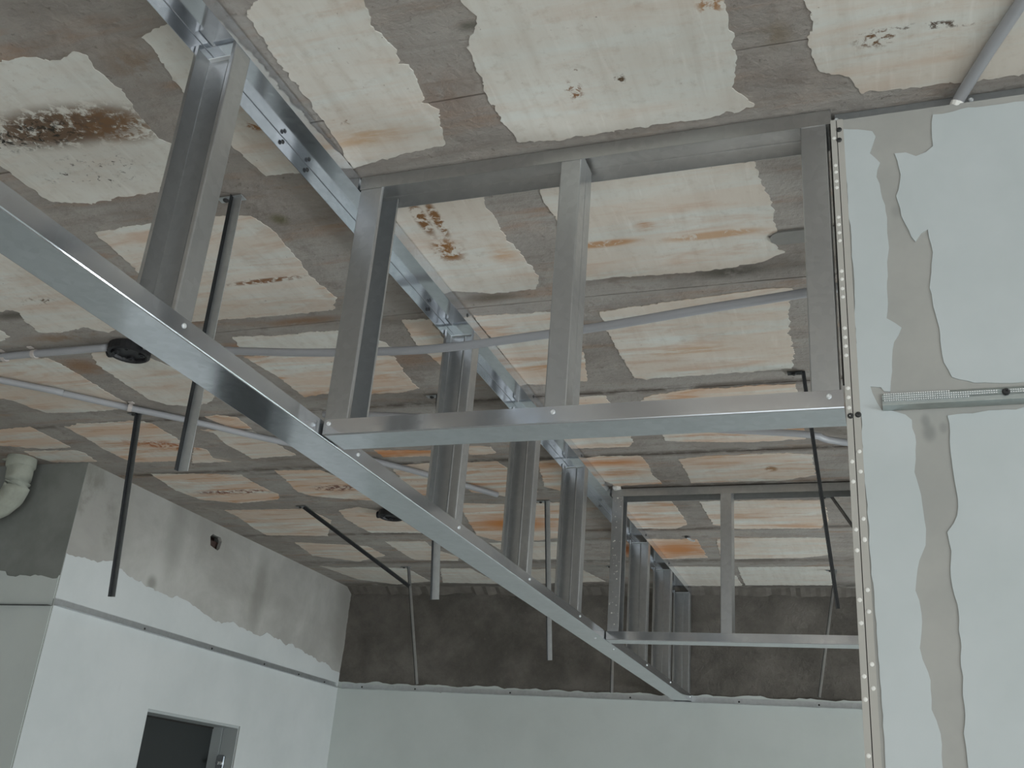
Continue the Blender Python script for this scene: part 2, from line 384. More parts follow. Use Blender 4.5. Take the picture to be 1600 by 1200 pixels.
def smooth_path(pts, n=6):
    pts = [Vector(p) for p in pts]; out = []
    for i in range(len(pts) - 1):
        p0, p1, p2, p3 = pts[max(i - 1, 0)], pts[i], pts[i + 1], pts[min(i + 2, len(pts) - 1)]
        for k in range(n):
            t = k / n
            out.append(0.5 * ((2 * p1) + (p2 - p0) * t + (2 * p0 - 5 * p1 + 4 * p2 - p3) * t * t + (3 * p1 - p0 - 3 * p2 + p3) * t ** 3))
    out.append(pts[-1]); return out
def shade(o):
    for p in o.data.polygons: p.use_smooth = True
    return o
def lathe(bm, prof, c, ax, seg=12):
    ax = Vector(ax).normalized(); s = ax.orthogonal().normalized(); u = ax.cross(s); c = Vector(c)
    rings = [[bm.verts.new(c + ax * h + (s * math.cos(2 * math.pi * k / seg) + u * math.sin(2 * math.pi * k / seg)) * max(r, 1e-4)) for k in range(seg)] for r, h in prof]
    for a, b in zip(rings, rings[1:]):
        for k in range(seg): bm.faces.new((a[k], a[(k + 1) % seg], b[(k + 1) % seg], b[k]))
    bm.faces.new(rings[0][::-1]); bm.faces.new(rings[-1])
def ragged(pts, step, amp, freq, seed, fixed=()):
    """walk round a 3-D outline, splitting it and roughening it in its own plane"""
    out = []; n = len(pts)
    for i in range(n):
        a, b = Vector(pts[i]), Vector(pts[(i + 1) % n]); L = (b - a).length; k = max(1, int(L / step))
        st = i in fixed
        for j in range(1 if st else k):
            p = a.lerp(b, j / k)
            if not st:
                q = noise.noise_vector(p * freq + Vector((seed, seed * 1.7, 0))) * amp + noise.noise_vector(p * freq * 3.3 + Vector((0, seed, seed))) * amp * 0.6
                p = p + q
            out.append(p)
    return out
def slab_poly(bm, pts, flat_axis, base, thick):
    """closed outline -> thin layer: pts flattened on an axis plane, from base to base+thick"""
    i = 'xyz'.index(flat_axis)
    def put(v):
        r = []
        for p in pts:
            q = list(p); q[i] = v; r.append(bm.verts.new(q))
        return r
    a, b = put(base), put(base + thick); n = len(a); j = [k for k in range(3) if k != i]
    for t in tessellate_polygon([[Vector((p[j[0]], p[j[1]], 0)) for p in pts]]):
        try: bm.faces.new([b[k] for k in t])
        except ValueError: pass
    for k in range(n): bm.faces.new((a[k], b[k], b[(k + 1) % n], a[(k + 1) % n]))
def holed_wall(axis, face, back, u0, u1, z0, z1, holes):
    """wall box normal to x or y with rectangular openings (u0,u1,z0,z1)"""
    us = sorted({u0, u1, *[h[0] for h in holes], *[h[1] for h in holes]}); zs = sorted({z0, z1, *[h[2] for h in holes], *[h[3] for h in holes]})
    bm = bmesh.new()
    for a, b in zip(us, us[1:]):
        for c, d in zip(zs, zs[1:]):
            um, zm = (a + b) / 2, (c + d) / 2
            if any(h[0] < um < h[1] and h[2] < zm < h[3] for h in holes): continue
            f0, f1 = min(face, back), max(face, back)
            if axis == 'x': box(bm, (f0, a, c), (f1, b, d))
            else: box(bm, (a, f0, c), (b, f1, d))
    return bm

# ------------------------------------------------------------------ room shell
XE, XO, YB = 3.5, -5.2, -3.5
struct(link('floor', boxes(((XO, YB, -0.1), (XE, YF + 0.15, 0))), M_FLOOR))
ceiling = struct(link('ceiling', boxes(((XO, YB, H + 0.012), (XE, YF + 0.15, H + 0.16))), M_CONC))
JOINTS = [YB, -2.6, -2.02, -1.45, -0.87, -0.30, 0.28, 0.85, 1.425, 2.25, 2.87, 3.445, 4.43, 5.0, YF + 0.02]
for a, b in zip(JOINTS, JOINTS[1:]):                      # cast strips between the formwork joints, their edges crumbled
    bm = bmesh.new(); n = 150
    lo = []; hi = []
    for i in range(n + 1):
        x = XO + (XE - XO) * i / n
        ea = 0.0012 + 0.004 * abs(noise.noise(Vector((x * 9, a * 5, 0.3)))); eb = 0.0012 + 0.004 * abs(noise.noise(Vector((x * 9, b * 5, 0.7))))
        wob = 0.008 * noise.noise(Vector((x * 0.9, a, 2))); wob2 = 0.008 * noise.noise(Vector((x * 0.9, b, 2)))
        lo.append((x, a + ea + wob)); hi.append((x, b - eb + wob2))
    g = [[[bm.verts.new((p[0], p[1], z)) for z in (H, H + 0.013)] for p in row] for row in (lo, hi)]
    for i in range(n):
        bm.faces.new((g[0][i][0], g[1][i][0], g[1][i + 1][0], g[0][i + 1][0]))
        bm.faces.new((g[0][i][0], g[0][i + 1][0], g[0][i + 1][1], g[0][i][1]))
        bm.faces.new((g[1][i][0], g[1][i][1], g[1][i + 1][1], g[1][i + 1][0]))
    link('ceiling_slab', bm, M_CONC, ceiling)

# plaster remains: outlines read off the photograph, laid on the ceiling plane
PATCHES = [
    (0.10, [(0,97),(49,88),(94,94),(112,81),(135,86),(150,109),(195,146),(210,169),(232,195),(249,217),(275,226),(262,262),(251,298),(210,304),(142,317),(79,315),(45,292),(11,266),(-60,215),(-100,150)]),
    (0.10, [(221,56),(240,47),(270,37),(300,60),(330,75),(340,140),(310,165),(291,146),(277,131),(262,109),(244,82)]),
    (0.25, [(375,150),(400,170),(505,266),(416,274),(397,259),(360,225),(355,190)]),
    (0.35, [(146,362),(240,349),(337,336),(390,338),(424,356),(470,410),(484,431),(527,466),(521,484),(430,493),(352,498),(300,503),(270,500),(236,440),(221,428),(165,378)]),
    (0.25, [(-60,380),(0,375),(190,510),(169,519),(131,511),(94,519),(62,519),(38,500),(30,488),(19,484),(0,486),(-60,495)]),
    (0.10, [(-40,512),(0,515),(15,526),(0,533),(-40,532)]),
    (0.45, [(-70,590),(-50,568),(0,566),(19,560),(47,558),(75,560),(94,568),(127,587),(161,609),(199,630),(200,637),(169,641),(112,644),(75,645),(47,636),(28,628),(6,622),(-60,620)]),
    (0.30, [(142,549),(200,545),(260,570),(340,610),(330,628),(310,632),(292,634),(262,632),(234,624),(216,613),(178,587),(150,568)]),
    (0.80, [(122,662),(165,660),(216,657),(238,662),(281,688),(290,712),(277,720),(206,722),(169,705),(131,682),(103,667)]),
    (0.75, [(-60,675),(0,671),(47,667),(112,699),(66,701),(19,697),(-60,692)]),
    (0.55, [(37,705),(112,703),(131,707),(152,721),(84,722),(56,714)]),
    (0.80, [(235,740),(322,740),(377,742),(406,759),(436,773),(436,780),(375,786),(313,780),(275,766),(246,747)]),
    (0.70, [(320,651),(340,648),(370,652),(394,670),(360,668)]),
    (0.45, [(313,671),(394,673),(417,685),(463,711),(394,716),(382,709),(351,692),(334,676)]),
    (0.60, [(303,699),(322,702),(334,716),(360,721),(299,723)]),
    (0.80, [(429,735),(500,734),(570,763),(585,782),(489,775),(465,768),(446,749)]),
    (0.55, [(351,797),(481,795),(517,813),(512,837),(417,836),(394,823),(370,806)]),
    (0.50, [(460,847),(574,853),(602,868),(560,877),(489,868)]),
    (0.20, [(500,884),(524,887),(580,886),(636,888),(672,908),(620,913),(560,905)]),
    (0.60, [(530,797),(560,792),(600,800),(640,820),(660,832),(620,832),(580,832),(560,822),(540,810)]),
    (0.35, [(602,846),(664,846),(678,858),(716,870),(716,876),(646,874),(626,862)]),
    (0.25, [(688,888),(735,888),(780,912),(692,910)]),
    (0.70, [(715,786),(790,788),(880,784),(890,838),(840,844),(780,845),(745,836)]),
    (0.30, [(764,848),(870,846),(900,850),(905,872),(840,874),(800,870)]),
    (0.25, [(800,890),(905,888),(945,908),(830,912)]),
    (0.25, [(607,318),(656,310),(758,296),(758,318),(783,361),(815,399),(830,416),(843,437),(838,450),(772,458),(704,454),(666,407),(628,362)]),
    (0.55, [(740,494),(800,490),(890,485),(905,530),(912,555),(918,595),(852,600),(821,599),(807,581),(780,545)]),
    (0.55, [(627,500),(672,498),(697,532),(697,577),(670,554),(650,538),(639,518)]),
    (0.65, [(380,556),(512,555),(580,554),(616,556),(630,581),(654,606),(627,613),(573,615),(510,614),(475,620),(456,604),(428,584),(400,568)]),
    (0.15, [(364,526),(432,524),(520,516),(560,520),(600,535),(616,545),(516,550),(380,550)]),
    (0.30, [(843,292),(1000,268),(1180,250),(1186,283),(1205,308),(1210,345),(1215,358),(1200,368),(1205,375),(1215,385),(1225,395),(1185,410),(1150,416),(1100,423),(1020,428),(960,432),(910,438),(895,438),(880,380),(868,338),(850,315)]),
    (0.35, [(936,487),(1066,468),(1197,451),(1240,449),(1232,475),(1232,517),(1240,548),(1238,575),(1150,582),(1100,585),(1012,592),(992,590),(975,562),(950,520)]),
    (0.70, [(1000,628),(1012,618),(1075,608),(1150,604),(1242,599),(1250,640),(1260,685),(1180,690),(1090,690),(1040,688),(1020,660)]),
    (0.60, [(860,622),(945,617),(960,640),(990,690),(982,698),(900,700),(880,690)]),
    (0.75, [(905,717),(932,712),(1000,712),(1012,725),(1020,742),(1035,755),(962,759),(937,747),(920,732)]),
    (0.55, [(1060,717),(1100,712),(1230,707),(1270,710),(1270,725),(1275,742),(1225,750),(1079,754),(1072,735)]),
    (0.75, [(968,783),(1048,781),(1062,800),(1074,819),(1055,826),(996,825)]),
    (0.55, [(1093,783),(1126,782),(1200,781),(1285,781),(1292,800),(1294,814),(1281,825),(1150,826),(1114,819)]),
    (0.95, [(962,844),(1017,842),(1088,842),(1105,871),(1038,873),(980,870)]),
    (0.35, [(1120,842),(1150,840),(1292,840),(1297,866),(1257,871),(1150,873),(1126,871)]),
    (0.20, [(1048,885),(1126,885),(1148,897),(1160,915),(1067,915)]),
    (0.15, [(1152,886),(1300,885),(1300,914),(1164,914)]),
    (0.85, [(715,722),(776,721),(800,735),(832,742),(840,768),(800,776),(735,768)]),
    (0.85, [(585,703),(640,703),(690,704),(685,712),(600,714)]),
    (0.60, [(610,728),(670,723),(690,740),(700,770),(650,774),(625,745)]),
    (0.90, [(841,721),(890,716),(900,745),(890,770),(850,760)]),
    (0.70, [(725,697),(765,697),(775,708),(735,710)]),
    (0.20, [(386,22),(410,-20),(480,-40),(560,-25),(575,15),(580,40),(620,75),(625,98),(640,100),(660,140),(660,160),(685,170),(690,195),(697,225),(640,238),(560,258),(550,262),(530,225),(500,180),(470,140),(430,90),(400,45)]),
    (0.15, [(717,0),(744,22),(740,52),(729,67),(747,105),(762,150),(785,187),(811,221),(875,217),(987,199),(1100,184),(1180,165),(1146,135),(1150,101),(1142,45),(1131,0),(1110,-60),(695,-60)]),
    (0.22, [(1259,0),(1270,37),(1262,71),(1281,109),(1322,116),(1345,144),(1487,128),(1600,116),(1700,105),(1700,-60),(1240,-60)]),
    (0.35, [(-260,250),(-90,250),(-50,300),(-80,345),(-230,350)]),
    (0.35, [(-300,400),(-100,395),(-70,450),(-90,490),(-290,495)]),
    (0.45, [(-400,560),(-130,570),(-110,610),(-150,650),(-380,650)]),
]
for k, (rust, px) in enumerate(PATCHES):
    pts = [at(x, y, 'z', H) for x, y in px]
    bm = bmesh.new(); slab_poly(bm, ragged(pts, 0.006, 0.0072, 46, k * 3.1), 'z', H + 0.0005, -0.0018 - 0.000012 * k)
    o = link('plaster_patch', bm, M_PLASTER, ceiling); o['rust'] = rust
# the same kind of remains over the rest of the ceiling
for i, xa in enumerate([-4.9, -4.3, -3.7, -3.1, -2.5, -1.9, -1.3, -0.66, -0.04, 0.58, 1.2, 1.8, 2.4, 3.0]):
    for j, ya in enumerate([-3.3, -2.7, -2.1, -1.5, -0.9, -0.3, 0.3]):
        w, h = 0.40 + 0.1 * random.random(), 0.42 + 0.1 * random.random()
        y = ya + 0.03 * random.random(); x = xa + 0.05 * random.random()
        bm = bmesh.new(); slab_poly(bm, ragged([Vector((x, y, H)), Vector((x + w, y, H)), Vector((x + w, y + h, H)), Vector((x, y + h, H))], 0.03, 0.03, 7, i * 7 + j), 'z', H + 0.0005, -0.0020)
        o = link('plaster_patch', bm, M_PLASTER, ceiling); o['rust'] = 0.1 + 0.3 * random.random()
for i, xa in enumerate([0.12, 0.72, 1.32, 1.92, 2.52]):
    for j, (y, h) in enumerate([(0.95, 0.5), (1.80, 0.4), (2.38, 0.42), (2.93, 0.45), (3.52, 0.4), (4.0, 0.4), (4.5, 0.42), (5.08, 0.4)]):
        if i == 0 and j == 0: continue
        x = xa + 0.05 * random.random(); w = 0.42
        bm = bmesh.new(); slab_poly(bm, ragged([Vector((x, y, H)), Vector((x + w, y, H)), Vector((x + w, y + h, H)), Vector((x, y + h, H))], 0.03, 0.03, 7, 200 + i * 7 + j), 'z', H + 0.0005, -0.0020)
        o = link('plaster_patch', bm, M_PLASTER, ceiling); o['rust'] = 0.2 + 0.4 * random.random()

# left wall: cement render above, white skim below, a doorway and a chiselled hole
D0, D1, DZ = 3.972, 4.711, EYE + 0.338
hp = [at(327, 835, 'x', XW), at(350, 860, 'x', XW)]
HY0, HY1, HZ0, HZ1 = 4.13, 4.31, EYE + 1.125, EYE + 1.21
wall_left = struct(link('wall_left', holed_wall('x', XW, XW - 0.16, YW, YF + 0.15, 0, H + 0.012, [(D0, D1, 0, DZ), (HY0, HY1, HZ0, HZ1)]), M_RENDER))
hole = [at(x, y, 'x', XW) for x, y in [(329,838),(333,834),(338,837),(345,840),(347,846),(345,852),(343,858),(340,860),(334,856),(329,852)]]
bm = bmesh.new()                                           # broken plaster edge round the hole
cy, cz = sum(p.y for p in hole) / len(hole), sum(p.z for p in hole) / len(hole)
def on_rect(p):
    dy, dz = p.y - cy, p.z - cz
    t = min([((HY1 if dy > 0 else HY0) - cy) / dy if abs(dy) > 1e-6 else 9, ((HZ1 if dz > 0 else HZ0) - cz) / dz if abs(dz) > 1e-6 else 9])
    return Vector((XW, cy + dy * t, cz + dz * t))
ins = []
for i in range(len(hole)):
    for k in range(3): ins.append(hole[i].lerp(hole[(i + 1) % len(hole)], k / 3))
outr = [on_rect(p) for p in ins]
va = [bm.verts.new((XW - 0.0005, p.y, p.z)) for p in ins]; vb = [bm.verts.new((XW - 0.0005, p.y, p.z)) for p in outr]; vc = [bm.verts.new((XW - 0.02, p.y, p.z)) for p in ins]
for i in range(len(ins)):
    j = (i + 1) % len(ins)
    bm.faces.new((va[i], va[j], vb[j], vb[i])); bm.faces.new((va[i], vc[i], vc[j], va[j]))
for c in ((HY0, HZ0), (HY0, HZ1), (HY1, HZ0), (HY1, HZ1)):
    i = min(range(len(outr)), key=lambda k: (outr[k].y - c[0]) ** 2 + (outr[k].z - c[1]) ** 2)
    vb[i].co.y, vb[i].co.z = c
link('hole_rim', bm, M_RENDER, wall_left)
bm = boxes(((XW - 0.09, HY0, HZ0), (XW - 0.075, HY1, HZ1)), ((XW - 0.075, 4.22, HZ0), (XW - 0.03, HY1, HZ1 - 0.03)), ((XW - 0.075, HY0, HZ0), (XW - 0.022, HY1, HZ0 + 0.02)))
link('broken_brick', bm, M_BRICK, wall_left)
line = [(103,868),(120,871),(139,874),(160,878),(176,881),(195,896),(217,911),(228,916),(240,921),(250,926),(262,934),(275,932),(285,934),(297,943),(311,952),(330,967),(347,972),(364,971),(385,984),(405,994),(416,989),(427,994),(440,1003),(457,1009),(472,1017),(487,1026),(510,1037),(529,1052)]
top = [at(x, y, 'x', XW) for x, y in line]
top[0].y = YW + 0.001; top[-1].y = YF - 0.002
n = len(top)
outline = top + [Vector((XW, YF - 0.002, 0.005)), Vector((XW, D1, 0.005)), Vector((XW, D1, DZ)), Vector((XW, D0, DZ)), Vector((XW, D0, 0.005)), Vector((XW, YW + 0.001, 0.005))]
bm = bmesh.new(); slab_poly(bm, ragged(outline, 0.015, 0.014, 16, 5.0, fixed=set(range(n - 1, n + 6))), 'x', XW - 0.0005, 0.003)
link('white_skim', bm, M_SKIM, wall_left)

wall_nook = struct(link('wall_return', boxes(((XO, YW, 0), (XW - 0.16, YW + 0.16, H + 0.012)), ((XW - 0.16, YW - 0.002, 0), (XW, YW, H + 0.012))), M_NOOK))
line = [(-900, 880), (-200,890),(0,893),(20,905),(40,899),(60,900),(80,901),(96,899)]
top = [at(x, y, 'y', YW) for x, y in line]; top[0].x = XO; top[-1].x = XW - 0.001
outline = top + [Vector((XW - 0.001, YW, 0.005)), Vector((XO, YW, 0.005))]
bm = bmesh.new(); slab_poly(bm, ragged(outline, 0.02, 0.02, 12, 9.0, fixed={len(top) - 1, len(top), len(top) + 1}), 'y', YW - 0.002, -0.003)
link('grey_white_skim', bm, M_SKIM_FAR, wall_nook)

# far wall: rough brown render over a pale painted lower part
bm = bmesh.new(); nx, nz = 130, 40; grid = []
for i in range(nx + 1):
    row = []
    for k in range(nz + 1):
        x = XO * 0 + XW - 0.1 + (XE - XW + 0.1) * i / nx; z = B - 0.05 + (H + 0.01 - B + 0.05) * k / nz
        p = Vector((x, 0, z)); d = 0.010 * noise.fractal(p * 5, 1.0, 2.0, 4) + 0.004 * noise.noise(p * 40)
        row.append(bm.verts.new((x, YF + 0.006 - d, z)))
    grid.append(row)
for i in range(nx):
    for k in range(nz): bm.faces.new((grid[i][k], grid[i + 1][k], grid[i + 1][k + 1], grid[i][k + 1]))
wall_far = struct(link('wall_far', boxes(((XW - 0.16, YF + 0.02, 0), (XE, YF + 0.16, H + 0.012))), M_BROWN))
shade(link('rough_render', bm, M_BROWN, wall_far))
zt = B + 0.035
outline = [Vector((XW, YF, zt)), Vector((XE, YF, zt)), Vector((XE, YF, 0.005)), Vector((XW, YF, 0.005))]
bm = bmesh.new(); slab_poly(bm, ragged(outline, 0.02, 0.012, 10, 2.0, fixed={1, 2, 3}), 'y', YF + 0.02, -0.022)
link('pale_paint_coat', bm, M_SKIM_FAR, wall_far)
# crumbled mortar in the corner of far wall and ceiling
bm = bmesh.new(); nx = 260; rows = []
for i in range(nx + 1):
    x = XW + (XE - XW) * i / nx; rr = 0.045 + 0.03 * noise.noise(Vector((x * 6, 0, 1))) + 0.015 * noise.noise(Vector((x * 25, 0, 1)))
    rows.append([bm.verts.new((x, YF + 0.01 - rr * math.sin(a) * 1.5, H + 0.005 - 0.8 * rr * (1 - math.sin(a)) - 0.003)) for a in (0, 0.5, 1.0, math.pi / 2)])
for a, b in zip(rows, rows[1:]):
    for k in range(3): bm.faces.new((a[k], a[k + 1], b[k + 1], b[k]))
link('mortar_fillet', bm, plain('dirty_mortar', (0.15, 0.135, 0.118), 0.95, 0, 0.5, 18, 0.8), wall_far)

# drywall partition in the plane of the near cross frame
BZ = EYE + 1.226
wall_right = struct(link('wall_right', boxes(((XR + 0.006, Y1 + 0.001, 0), (XE, Y1 + 0.0135, BZ)), ((XR + 0.012, Y1 + 0.0135, 0), (XE, Y1 + 0.10, BZ - 0.01))), M_BOARD))
def wskim(px, seed, amp=0.006):
    pts = []
    for x, y in px:
        p = at(x, min(y, 1235), 'y', Y1)
        if y > 1205: p.z = 0.01
        p.x = min(p.x, XE - 0.01); pts.append(p)
    bm = bmesh.new(); slab_poly(bm, ragged(pts, 0.012, amp * 0.5, 30, seed), 'y', Y1 + 0.001, -0.0022)
    link('white_skim', bm, M_COMPOUND, wall_right)
wskim([(1317,202),(1340,204),(1364,206),(1369,214),(1364,228),(1360,240),(1375,255),(1369,277),(1376,300),(1382,322),(1386,350),(1386,375),(1387,410),(1386,450),(1388,475),(1386,497),(1409,512),(1397,535),(1394,580),(1391,611),(1381,612),(1375,606),(1360,604),(1362,616),(1372,630),(1380,643),(1395,645),(1412,650),(1424,657),(1433,692),(1431,715),(1429,737),(1439,775),(1446,827),(1446,851),(1433,889),(1431,922),(1437,940),(1439,960),(1439,1012),(1450,1050),(1456,1106),(1469,1144),(1472,1181),(1472,1211),(1393,1211),(1371,1000),(1355,800),(1340,600),(1332,400)], 3)
wskim([(1459,180),(1456,214),(1457,229),(1445,238),(1431,244),(1415,238),(1397,240),(1407,274),(1401,307),(1409,337),(1420,360),(1429,379),(1440,365),(1450,360),(1459,394),(1454,425),(1454,450),(1457,470),(1467,512),(1474,565),(1487,591),(1525,599),(1600,598),(2400,560),(4000,400),(4000,-300),(2400,40),(1600,158),(1500,172)], 8)
wskim([(1480,648),(1483,674),(1485,706),(1489,729),(1491,750),(1495,806),(1480,832),(1487,862),(1486,900),(1495,945),(1502,1012),(1504,1087),(1510,1162),(1514,1200),(1516,1211),(4000,1211),(4000,580),(2400,600),(1600,637)], 12)

# walls outside the picture that close the room, with the window openings the light comes through
o = struct(link('wall_front', holed_wall('y', YB, YB - 0.15, XO, XE, 0, H + 0.012, [(-1.3, 3.1, 0.15, 2.55)]), M_ROOM))
bm = boxes(((-1.3, YB - 0.10, 0.15), (-1.24, YB - 0.04, 2.55)), ((3.04, YB - 0.10, 0.15), (3.1, YB - 0.04, 2.55)), ((0.87, YB - 0.10, 0.15), (0.93, YB - 0.04, 2.55)), ((-1.3, YB - 0.1, 2.49), (3.1, YB - 0.04, 2.55)), ((-1.3, YB - 0.1, 0.15), (3.1, YB - 0.04, 0.21)))
struct(link('window_1', bm, M_JAMB))
struct(link('wall_side', holed_wall('x', XE, XE + 0.15, YB, YF + 0.15, 0, H + 0.012, [(-2.6, 0.2, 0.5, 2.45), (3.0, 5.1, 0.6, 2.4)]), M_ROOM))
for k, (a, b, z0, z1) in enumerate([(-2.6, 0.2, 0.5, 2.45), (3.0, 5.1, 0.6, 2.4)]):  # the second, far opening is added for the lamp on the left wall
    x0, x1 = XE + 0.04, XE + 0.10
    bm = boxes(((x0, a, z0), (x1, a + 0.06, z1)), ((x0, b - 0.06, z0), (x1, b, z1)), ((x0, a, z1 - 0.06), (x1, b, z1)), ((x0, a, z0), (x1, b, z0 + 0.06)))
    struct(link('window_%d' % (k + 2), bm, M_JAMB))
struct(link('wall_outer', boxes(((XO - 0.15, YB, 0), (XO, YW + 0.16, H + 0.012))), M_ROOM))

# doorway in the left wall
door = struct(link('door_1', boxes(((XW - 0.155, D0 - 0.0, 0.01), (XW - 0.150, D1 - 0.0, DZ))), M_DOOR))
link('jamb', boxes(((XW - 0.15, D1 - 0.012, 0), (XW - 0.092, D1, DZ - 0.012))), M_JAMB, door)
link('jamb', boxes(((XW - 0.088, D1 - 0.008, 0), (XW - 0.004, D1, DZ - 0.012))), M_JAMB, door)
link('jamb', boxes(((XW - 0.15, D0, 0), (XW - 0.004, D0 + 0.008, DZ - 0.012))), M_JAMB, door)
link('head_jamb', boxes(((XW - 0.15, D0, DZ - 0.012), (XW - 0.004, D1, DZ))), M_JAMB, door)
link('shadow_gap', boxes(((XW - 0.149, D0 + 0.01, DZ - 0.02), (XW - 0.146, D1 - 0.012, DZ - 0.012))), M_GAP, door)
p = at(343, 1196, 'y', D1 - 0.02)
bm = bmesh.new(); box(bm, (p.x - 0.028, D1 - 0.022, p.z - 0.20), (p.x + 0.022, D1 - 0.011, p.z + 0.05)); bmesh.ops.bevel(bm, geom=bm.edges, offset=0.006, segments=2, affect='EDGES')
lathe(bm, [(0.011, 0), (0.011, 0.03), (0.008, 0.034)], (p.x + 0.004, D1 - 0.022, p.z + 0.01), (0, -1, 0), 14)
link('latch_plate', bm, M_CHROME, door)

# ------------------------------------------------------------------ fixings
def screw_mesh(r=0.0045, m=M_SCREW):
    bm = bmesh.new(); lathe(bm, [(r, 0), (r, r * 0.25), (r * 0.7, r * 0.6), (r * 0.35, r * 0.62), (r * 0.3, r * 0.35)], (0, 0, 0), (0, 0, 1), 10)
    bmesh.ops.recalc_face_normals(bm, faces=bm.faces)
    me = bpy.data.meshes.new('screw'); bm.to_mesh(me); bm.free(); me.materials.append(m); return me
SCREW = screw_mesh(); SCREW_BLACK = screw_mesh(0.006, M_DARK_SCREW); SCREW_SMALL_BLACK = screw_mesh(0.005, M_DARK_SCREW)
ROT_X = (0, math.radians(90), 0)      # head towards +x
ROT_NY = (math.radians(90), 0, 0)     # head towards -y
def sub(me, parent, loc, rot):
    o = bpy.data.objects.new('screw', me); C.objects.link(o); o.parent = parent
    o.matrix_parent_inverse = parent.matrix_parent_inverse.inverted() if False else Matrix.Identity(4)
    off = Vector((0, 0, 0))
    if parent.parent and parent.parent.type == 'EMPTY': off = Vector((0, 0, 0))
    o.location = Vector(loc); o.rotation_euler = rot; return o

T = 0.0012
RR = 0.0025
def track_y(name, parent, x_right, width, y0, y1, z, up, flare=0.0):
    """U track along y; up=+1: web at the bottom, flanges rise; up=-1: web at the top"""
    bm = bmesh.new()
    path = [(-flare, FL), (0, 0), (width, 0), (width, FL)]
    sheet(bm, path, T, (x_right - width, y0, z), (1, 0, 0), (0, 0, up), (0, 1, 0), y1 - y0, RR)
    return link(name, bm, M_ZINC, parent)
def track_x(name, parent, y_front, width, x0, x1, z, up, m=None):
    bm = bmesh.new()
    path = [(0, FL), (0, 0), (width, 0), (width, FL)]
    sheet(bm, path, T, (x0, y_front, z), (0, 1, 0), (0, 0, up), (1, 0, 0), x1 - x0, RR)
    return link(name, bm, m or M_ZINC, parent)
def stud(parent, o, U, V, width, depth, z0, z1):
    """C stud standing along z: web on U (0..width), flanges towards V, lips turned in"""
    bm = bmesh.new(); lip = 0.008
    path = [(lip, depth), (0, depth), (0, 0), (width * 0.47, 0), (width * 0.5, 0.0012), (width * 0.53, 0), (width, 0), (width, depth), (width - lip, depth)]
    sheet(bm, path, T, (o[0], o[1], z0), U, V, (0, 0, 1), z1 - z0, 0.0022)
    return link('stud', bm, M_STUD, parent)

ZS0, ZS1 = B + 0.003, H - 0.022
# long bulkhead running away from the camera to the far wall
bulk = empty('bulkhead_frame', (XL - WL / 2, 2.3, B), 'long galvanised steel stud bulkhead hanging under the ceiling and running to the brown far wall', 'metal frame')
bt = track_y('bottom_track', bulk, XL, WL, -1.4, YF - 0.002, B, 1, 0.004)
tt = track_y('top_track', bulk, XL, WL, -1.4, YF - 0.03, H - 0.0035, -1)
SW = WL - 0.0035
for y in (-1.05, -0.5, 0.05, 0.6, 1.153, 2.314, 2.885, 3.445, 4.525, 5.05, 5.575):
    # opening towards the camera (-y): web at the back
    s = stud(bulk, (XL - 0.0016, y + 0.046, 0), (-1, 0, 0), (0, -1, 0), SW, 0.044, ZS0, ZS1)
    bm = boxes(((XL - SW + 0.004, y + 0.036, ZS1 - 0.004), (XL - 0.004, y + 0.046, ZS1 - 0.0025)))
    link('web_tab', bm, M_SCREW, s)
    sub(SCREW, bt, (XL, y + 0.028, B + 0.02), ROT_X)
    if y > 2: sub(SCREW_BLACK, tt, (XL - 0.002, y - 0.06, H - 0.018), ROT_X)
sub(SCREW, bt, (XL, Y1 + 0.16, B + 0.018), ROT_X)
for y in (1.45, 1.55, 2.2, 4.0):
    sub(SCREW_SMALL_BLACK, tt, (XL - WL + 0.004, y, H - 0.018), ROT_X)
sub(SCREW, bt, (XL - 0.03, 3.79, B), (math.pi, 0, 0)); sub(SCREW, bt, (XL - 0.02, 4.03, B), (math.pi, 0, 0))

# near cross frame, in line with the drywall
near = empty('bulkhead_frame', (-0.53, Y1 + W1 / 2, B), 'near rectangular steel stud frame joining the long bulkhead to the drywall edge', 'metal frame')
XA = XL + 0.003
nb = track_x('bottom_track', near, Y1, W1, XA + 0.008, XR - 0.002, B, 1)
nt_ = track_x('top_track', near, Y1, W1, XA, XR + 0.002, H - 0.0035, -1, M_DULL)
YI, WI = Y1 + 0.0016, W1 - 0.0034
stud(near, (XA + 0.001, YI, 0), (0, 1, 0), (1, 0, 0), WI, 0.052, ZS0, ZS1 + 0.006)     # open to the right
stud(near, (-0.5215, YI, 0), (0, 1, 0), (-1, 0, 0), WI, 0.042, ZS0, ZS1 + 0.006)       # closed side to the right
stud(near, (-0.0535, YI, 0), (0, 1, 0), (-1, 0, 0), WI, 0.046, ZS0, ZS1 + 0.006)
for x, z in ((XA + 0.014, B + 0.024), (-0.545, B + 0.022), (-0.071, B + 0.022)): sub(SCREW, nb, (x, Y1, z), ROT_NY)

